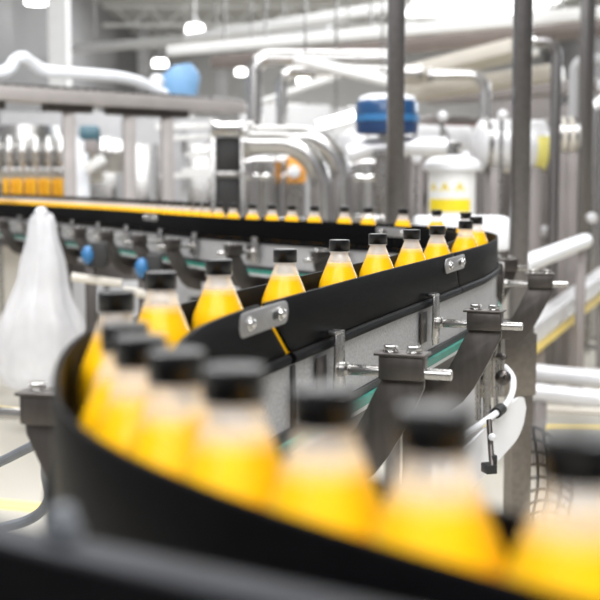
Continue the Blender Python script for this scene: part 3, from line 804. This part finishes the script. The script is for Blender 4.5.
# ---------------------------------------------------------------- blue motor behind the first post
c = at(387, 118, 6.3); t = thing('pump_motor', 'round blue motor with dark lower half behind the first tall post', 'motor', (c.x, c.y, 0))
z0 = c.z
MB().lathe([(.10, -.085), (.155, -.08), (.162, -.06), (.162, -.02)], (c.x, c.y, z0), seg=40).build('lower_half', M['dark_blue'], t)['label'] = 'dark lower half'
MB().lathe([(.162, -.02), (.168, -.018), (.168, .012), (.162, .014)], (c.x, c.y, z0), seg=40).build('flange', M['mid_blue'], t)['label'] = 'paler blue band'
MB().lathe([(.162, .014), (.162, .07), (.155, .085), (.14, .095)], (c.x, c.y, z0), seg=40).build('upper_half', M['blue'], t)
MB().lathe([(.15, .09), (.14, .11), (.10, .12), (.02, .123)], (c.x, c.y, z0), seg=32).build('fan_cover', M['white_hose'], t)['label'] = 'fan cover with painted highlight'  # pale colour imitates the highlight on top of the motor
MB().lathe([(.045, -.085), (.045, -.16), (.09, -.17), (.09, -.20), (.06, -.21), (.06, -.5), (.1, -.52), (.1, -z0)], (c.x, c.y, z0), seg=28).build('pump_column', M['steel'], t)
MB().tube([(c.x - .2, c.y, z0 - .19), (c.x - .1, c.y, z0 - .16), (c.x + .1, c.y, z0 - .145), (c.x + .31, c.y, z0 - .15)], .05, 16).build('suction_pipe', M['satin'], t)


# ---------------------------------------------------------------- steel tanks and filter on the right
def drum(name, label, px0, px1, py, Y, r, m='satin', yaw=0, sticker=False):
    a, b = at(px0, py, Y), at(px1, py, Y); b.y += yaw; b.z = a.z; d = b - a; L = d.length; d.normalize()
    t = thing(name, label, 'tank', ((a.x + b.x) / 2, Y, 0))
    MB().lathe([(.02, -.28 * r), (r * .55, -.22 * r), (r * .88, -.08 * r), (r, .05 * r), (r, L - .05 * r), (r * .88, L + .08 * r), (r * .55, L + .22 * r), (.02, L + .28 * r)], a, d, 40).build('shell', M[m], t)
    for u in (.06, .5, .94): MB().lathe([(r, L * u - .015), (r * 1.04, L * u - .012), (r * 1.04, L * u + .012), (r, L * u + .015)], a, d, 40).build('hoop', M['steel'], t)
    for u in (.2, .8):
        p = a + d * L * u; MB().box((p.x, p.y, (a.z - r * .8) / 2), (.07, r * 1.4, a.z - r * .8)).build('saddle_leg', M['pink_grey'], t, bevel=.004)
    if sticker:
        x, y = frame_of(d); vs = []; fs = []
        for i in range(9):
            th = -.35 + 1.5 * i / 8
            nrm = Vector((0, -1, 0)); nrm = (nrm - d * nrm.dot(d)).normalized(); up = d.cross(nrm)
            q = (nrm * math.cos(th) + up * math.sin(th)) * (r + .003)
            for k in (.74, 1.02): vs.append(a + d * L * k + q)
        for i in range(8): fs.append((i * 2, i * 2 + 1, i * 2 + 3, i * 2 + 2))
        s_ = MB().add(vs, fs).build('sticker', M['pale_yellow'], t); s_['label'] = 'yellow sticker'
    return t


drum('pressure_tank', 'big shiny drum with yellow sticker passing behind the second tall post', 480, 549, 146, 7.6, .165, yaw=.06, sticker=True)
drum('pressure_tank', 'long shiny steel cylinder behind the filter drum', 402, 478, 141, 8.4, .115, yaw=.3)
drum('pressure_tank', 'cream drum end with dark legs near the right post', 556, 574, 137, 8.0, .13, m='beige')
drum('pressure_tank', 'low steel cylinder behind the elbow pipe pair, before first post', 352, 388, 148, 9.2, .14, yaw=.5)
# filter drum with hazard labels
c = at(452, 172, 6.6); r = .128
fd = thing('filter_drum', 'white filter drum with lid and yellow hazard labels', 'filter drum', (c.x, c.y, 0))
MB().lathe([(.10, 0), (.10, .9), (r, .92), (r, c.z + .02)], (c.x, c.y, 0), seg=48).build('drum_body', M['white_paint'], fd)
MB().lathe([(r, c.z), (r * 1.2, c.z + .01), (r * 1.24, c.z + .03), (r * 1.2, c.z + .05), (r * .95, c.z + .075), (r * .4, c.z + .09), (.02, c.z + .092)], (c.x, c.y, 0), seg=48).build('lid', M['white_plastic'], fd)
MB().lathe([(.03, c.z + .09), (.03, c.z + .13), (.05, c.z + .135), (.05, c.z + .16), (.02, c.z + .17)], (c.x, c.y, 0), seg=20).build('vent_cap', M['steel'], fd)


def on_drum(poly, th0, z, rr):
    vs = [(c.x + rr * math.sin(th0 + x / rr), c.y - rr * math.cos(th0 + x / rr), z + y) for x, y in poly]; return vs


zl = at(452, 187, 6.5).z
for th in (-1.0, -.42, .22):
    tri = [(-.028, -.022), (.028, -.022), (0, .028)]
    o = MB().add(on_drum(tri, th, zl, r + .002), [(0, 1, 2)]).build('hazard_triangle', M['yellow'], fd); o['label'] = 'yellow hazard triangle'
    e = MB(); e.add(on_drum([(-.0022, -.003), (.0022, -.003), (.003, .009), (-.003, .009)], th, zl, r + .0032), [(0, 1, 2, 3)])
    e.add(on_drum([(-.002, -.010), (.002, -.010), (.002, -.006), (-.002, -.006)], th, zl, r + .0032), [(0, 1, 2, 3)]); e.build('exclamation_mark', M['rubber'], o)
vs = []; fs = []; zy = at(452, 205, 6.5).z
for i in range(17):
    th = -1.25 + 2.0 * i / 16
    for q in (-.036, .032): vs.append((c.x + (r + .002) * math.sin(th), c.y - (r + .002) * math.cos(th), zy + q))
    if i: fs.append((i * 2 - 2, i * 2, i * 2 + 1, i * 2 - 1))
MB().add(vs, fs).build('label_band', M['yellow'], fd)['label'] = 'yellow label band'

# white machine cover behind the far bend
a, b = at(418, 219, 5.3), at(511, 219, 5.3); z1, z0 = at(465, 217, 5.3).z, at(465, 251, 5.3).z
t = thing('machine_cover', 'bright white plastic cover behind the bottles at the far bend', 'machine cover', ((a.x + b.x) / 2, 5.4, 0))
MB().box(((a.x + b.x) / 2, 5.42, (z0 + z1) / 2), (b.x - a.x, .24, z1 - z0)).build('cover_shell', M['white_plastic'], t, bevel=.02)
MB().box(((a.x + b.x) / 2, 5.42, z0 / 2 + .005), (.5 * (b.x - a.x), .2, z0 - .01)).build('plinth', M['grey'], t, bevel=.004)

# right: white rail tubes, low conveyor and polished pipes
def floor_tube(name, label, p0, p1, r, m, legs, cat='pipe', wd=None):
    a, b = Vector(p0), Vector(p1); t = thing(name, label, cat, ((a.x + b.x) / 2, (a.y + b.y) / 2, 0))
    if wd: MB().bar(a, b, wd, r).build('rail_body', M[m], t, bevel=.006)
    else: MB().cyl(a, b, r, 20).build('pipe_tube', M[m], t)
    for u in legs:
        p = a.lerp(b, u); h = p.z - (r / 2 if wd else r * .9); MB().box((p.x, p.y, h / 2), (.05, .05, h)).build('leg', M['pink_grey'], t, bevel=.003)
    return t


floor_tube('handrail', 'thick white sloping tube above the right end bracket', at(520, 266, 5.4), at(585, 241, 6.9), .043, 'white_plastic', (.93,), 'handrail')
floor_tube('outfeed_rail', 'pale grey rail with yellow kick strip running back along right aisle', at(522, 338, 5.95), at(612, 270, 8.6), .10, 'satin', (.15, .5, .85), 'rail', .10)
orl = bpy.data.objects['outfeed_rail']
MB().bar(at(526, 353, 5.95), at(608, 289, 8.5), .06, .05).build('kick_strip', M['yellow_paint'], orl, bevel=.005)['label'] = 'yellow kick strip'
floor_tube('polished_pipe', 'upper of two polished pipes crossing at the right edge', at(524, 372, 5.6), at(640, 382, 5.3), .041, 'satin', (.1, .9))
floor_tube('polished_pipe', 'lower of two polished pipes crossing at the right edge', at(524, 391, 5.4), at(640, 403, 5.1), .040, 'satin', (.15, .85))
floor_tube('floor_rail', 'thin cream rail near the floor under the polished pipes', at(524, 408, 6.0), at(640, 414, 5.9), .03, 'beige', (.1, .9), 'rail', .05)

# wire cable basket at lower right
wb = thing('wire_basket', 'bent wire mesh cable basket standing on floor right of the square leg', 'cable basket', at(545, 500, 3.6))
g = []
for i in range(8):
    row = []
    for k in range(9):
        u, v_ = i / 7, k / 8; x = 522 + 44 * v_ + 6 * math.sin(u * 3); y = 425 + 95 * u + 30 * v_ * (1 - u) - 8 * math.sin(PI * v_)
        row.append(at(x, y, 3.8 - .3 * v_))
    g.append(row)
for row in g[::1]: MB().tube(row, .005, 6).build('cross_wire', M['rubber'], wb)
for k in range(0, 9, 2): MB().tube([g[i][k] for i in range(8)] + [Vector((g[7][k].x, g[7][k].y, .0))], .0055, 6).build('long_wire', M['rubber'], wb)


# ---------------------------------------------------------------- background machine casings
def casing(label, px0, px1, y0, Y, dep, m, name='machine_casing', doors=2, stripe=None):
    a, b = at(px0, y0, Y), at(px1, y0, Y); cx, W, H = (a.x + b.x) / 2, b.x - a.x, a.z
    t = thing(name, label, 'machine', (cx, Y + dep / 2, 0))
    MB().box((cx, Y + dep / 2, H / 2 + .03), (W, dep, H - .06)).build('casing_body', M[m], t, bevel=.015)
    for k in range(doors):
        x = a.x + W * (k + .5) / doors; d_ = MB().box((x, Y - .01, H * .5), (W / doors * .86, .03, H * .72)).build('door', M['door_grey' if m == 'pink_grey' else 'grey' if m != 'grey' else 'steel'], t, bevel=.006)
        MB().box((x + W / doors * .33, Y - .04, H * .55), (.02, .04, .12)).build('handle', M['rubber'], d_)
    MB().box((cx, Y + dep / 2, .03), (W * .95, dep * .9, .06)).build('plinth', M['rubber'], t)
    MB().box((cx, Y + dep / 2, H + .02), (W * .5, dep * .5, .05)).build('roof_vent', M['steel'], t, bevel=.01)
    if stripe: MB().box((cx, Y - .03, H * .93), (W * .5, .02, H * .06)).build('name_strip', M[stripe], t)
    return t


casing('warm grey machine casing behind the right tanks', 398, 500, 118, 13.0, 1.2, 'pink_grey', doors=3, stripe='red')
casing('tall warm grey machine casing behind second post', 505, 560, 96, 14.2, 1.0, 'pink_grey')
casing('grey machine casing at the right edge of the hall', 566, 640, 104, 15.2, 1.0, 'pink_grey')
casing('pale grey machine casing far behind the elbow pipes', 240, 330, 105, 15, 1.5, 'wall', doors=3)
casing('grey machine casing behind the pipe rack', 120, 215, 118, 12.5, 1.2, 'grey', doors=3)
casing('pale casing far behind the left guard frame', 0, 120, 112, 14, 1.4, 'grey', doors=3)
casing('pale casing behind the blue motor', 332, 400, 108, 12.5, 1.2, 'wall', doors=2)
casing('low dark casing under the far row at its middle', 64, 150, 262, 7.25, .16, 'plate', doors=2)
# small valves among the tanks, ends whitened to imitate blurred specular highlights
for i, (px, py, Y, nm) in enumerate(((417, 158, 7.2, 'left of the filter drum lid'), (443, 116, 7.4, 'above long steel cylinder, near red strip'), (466, 156, 7.3, 'right of filter drum vent cap'), (503, 115, 7.2, 'on top of the big steel drum'),
                                     (556, 188, 8.6, 'below the yellow sticker of the big drum'), (566, 218, 8.7, 'low beside the right edge post'), (592, 218, 8.8, 'low at the right edge of photo'), (532, 190, 8.5, 'blue-backed, right of second post'), (545, 231, 8.5, 'just above the white sloping tube'))):
    c = at(px, py, Y); t = thing('valve', 'small round valve whitened as a glint ' + nm, 'valve', (c.x, c.y, 0), 'valves whitened as glints among the tanks')
    MB().lathe([(q * Y / 11, z) for q, z in ((.01, -.06), (.035, -.055), (.04, -.02), (.03, .02), (.03, .08))], c, (0, 1, .1), 20).build('glint_valve_body', M['satin'], t)
    MB().lathe([(.036 * Y / 8, 0), (.036 * Y / 8, .012)], c, (0, 1, .1), 20).build('glint_wheel', M['light_blue' if i == 7 else 'satin'], t)
    MB().cyl((c.x, c.y + .05, 0), (c.x, c.y + .05, c.z), .012).build('valve_stem', M['steel'], t)

# ---------------------------------------------------------------- hanging hall lamps
for i, (px, py, Y, nm) in enumerate(((36, 0, 25, 'cut by top edge of photo'), (195, 28, 30, 'largest, right of white column'), (160, 62, 38, 'above the blue hopper'), (241, 71, 41, 'left of the rising steel pipe'), (303, 79, 43, 'behind the slanted pipe'))):
    c = at(px, py, Y); k = Y / 1200; t = thing('high_bay_lamp', 'round glowing hall lamp hanging from ceiling, ' + nm, 'lamp', c, 'hanging hall lamps')
    rr_ = (10, 8.5, 7, 5, 5.5)[i] * k; hh = (4, 5, 4.2, 3.8, 3.8)[i] * k
    MB().lathe([(rr_, -hh), (rr_ * 1.02, -hh * .2), (rr_ * .9, hh * .5)], c, seg=28).build('glass_bowl', M['lamp'], t)
    MB().lathe([(rr_ * .9, hh * .5), (rr_ * .6, hh * 1.0), (rr_ * .35, hh * 1.2), (rr_ * .35, hh * 2), (.02, hh * 2.1)], c, seg=28).build('lamp_housing', M['grey'], t)
    MB().cyl((c.x, c.y, c.z + hh * 2), (c.x, c.y, 6.5), .03, 8).build('cord', M['grey'], t)
# tubular lamp glowing between the pipes
a, b = at(318, 125, 9.5), at(354, 115, 9.5); t = thing('tube_lamp', 'bright white tube lamp left of the blue motor', 'lamp', (a + b) / 2)
MB().cyl(a, b, .032, 16).build('tube', M['lamp'], t); MB().cyl(a.lerp(b, .5), (a.lerp(b, .5).x, 9.5, 6.5), .01, 8).build('hanger_rod', M['steel'], t)
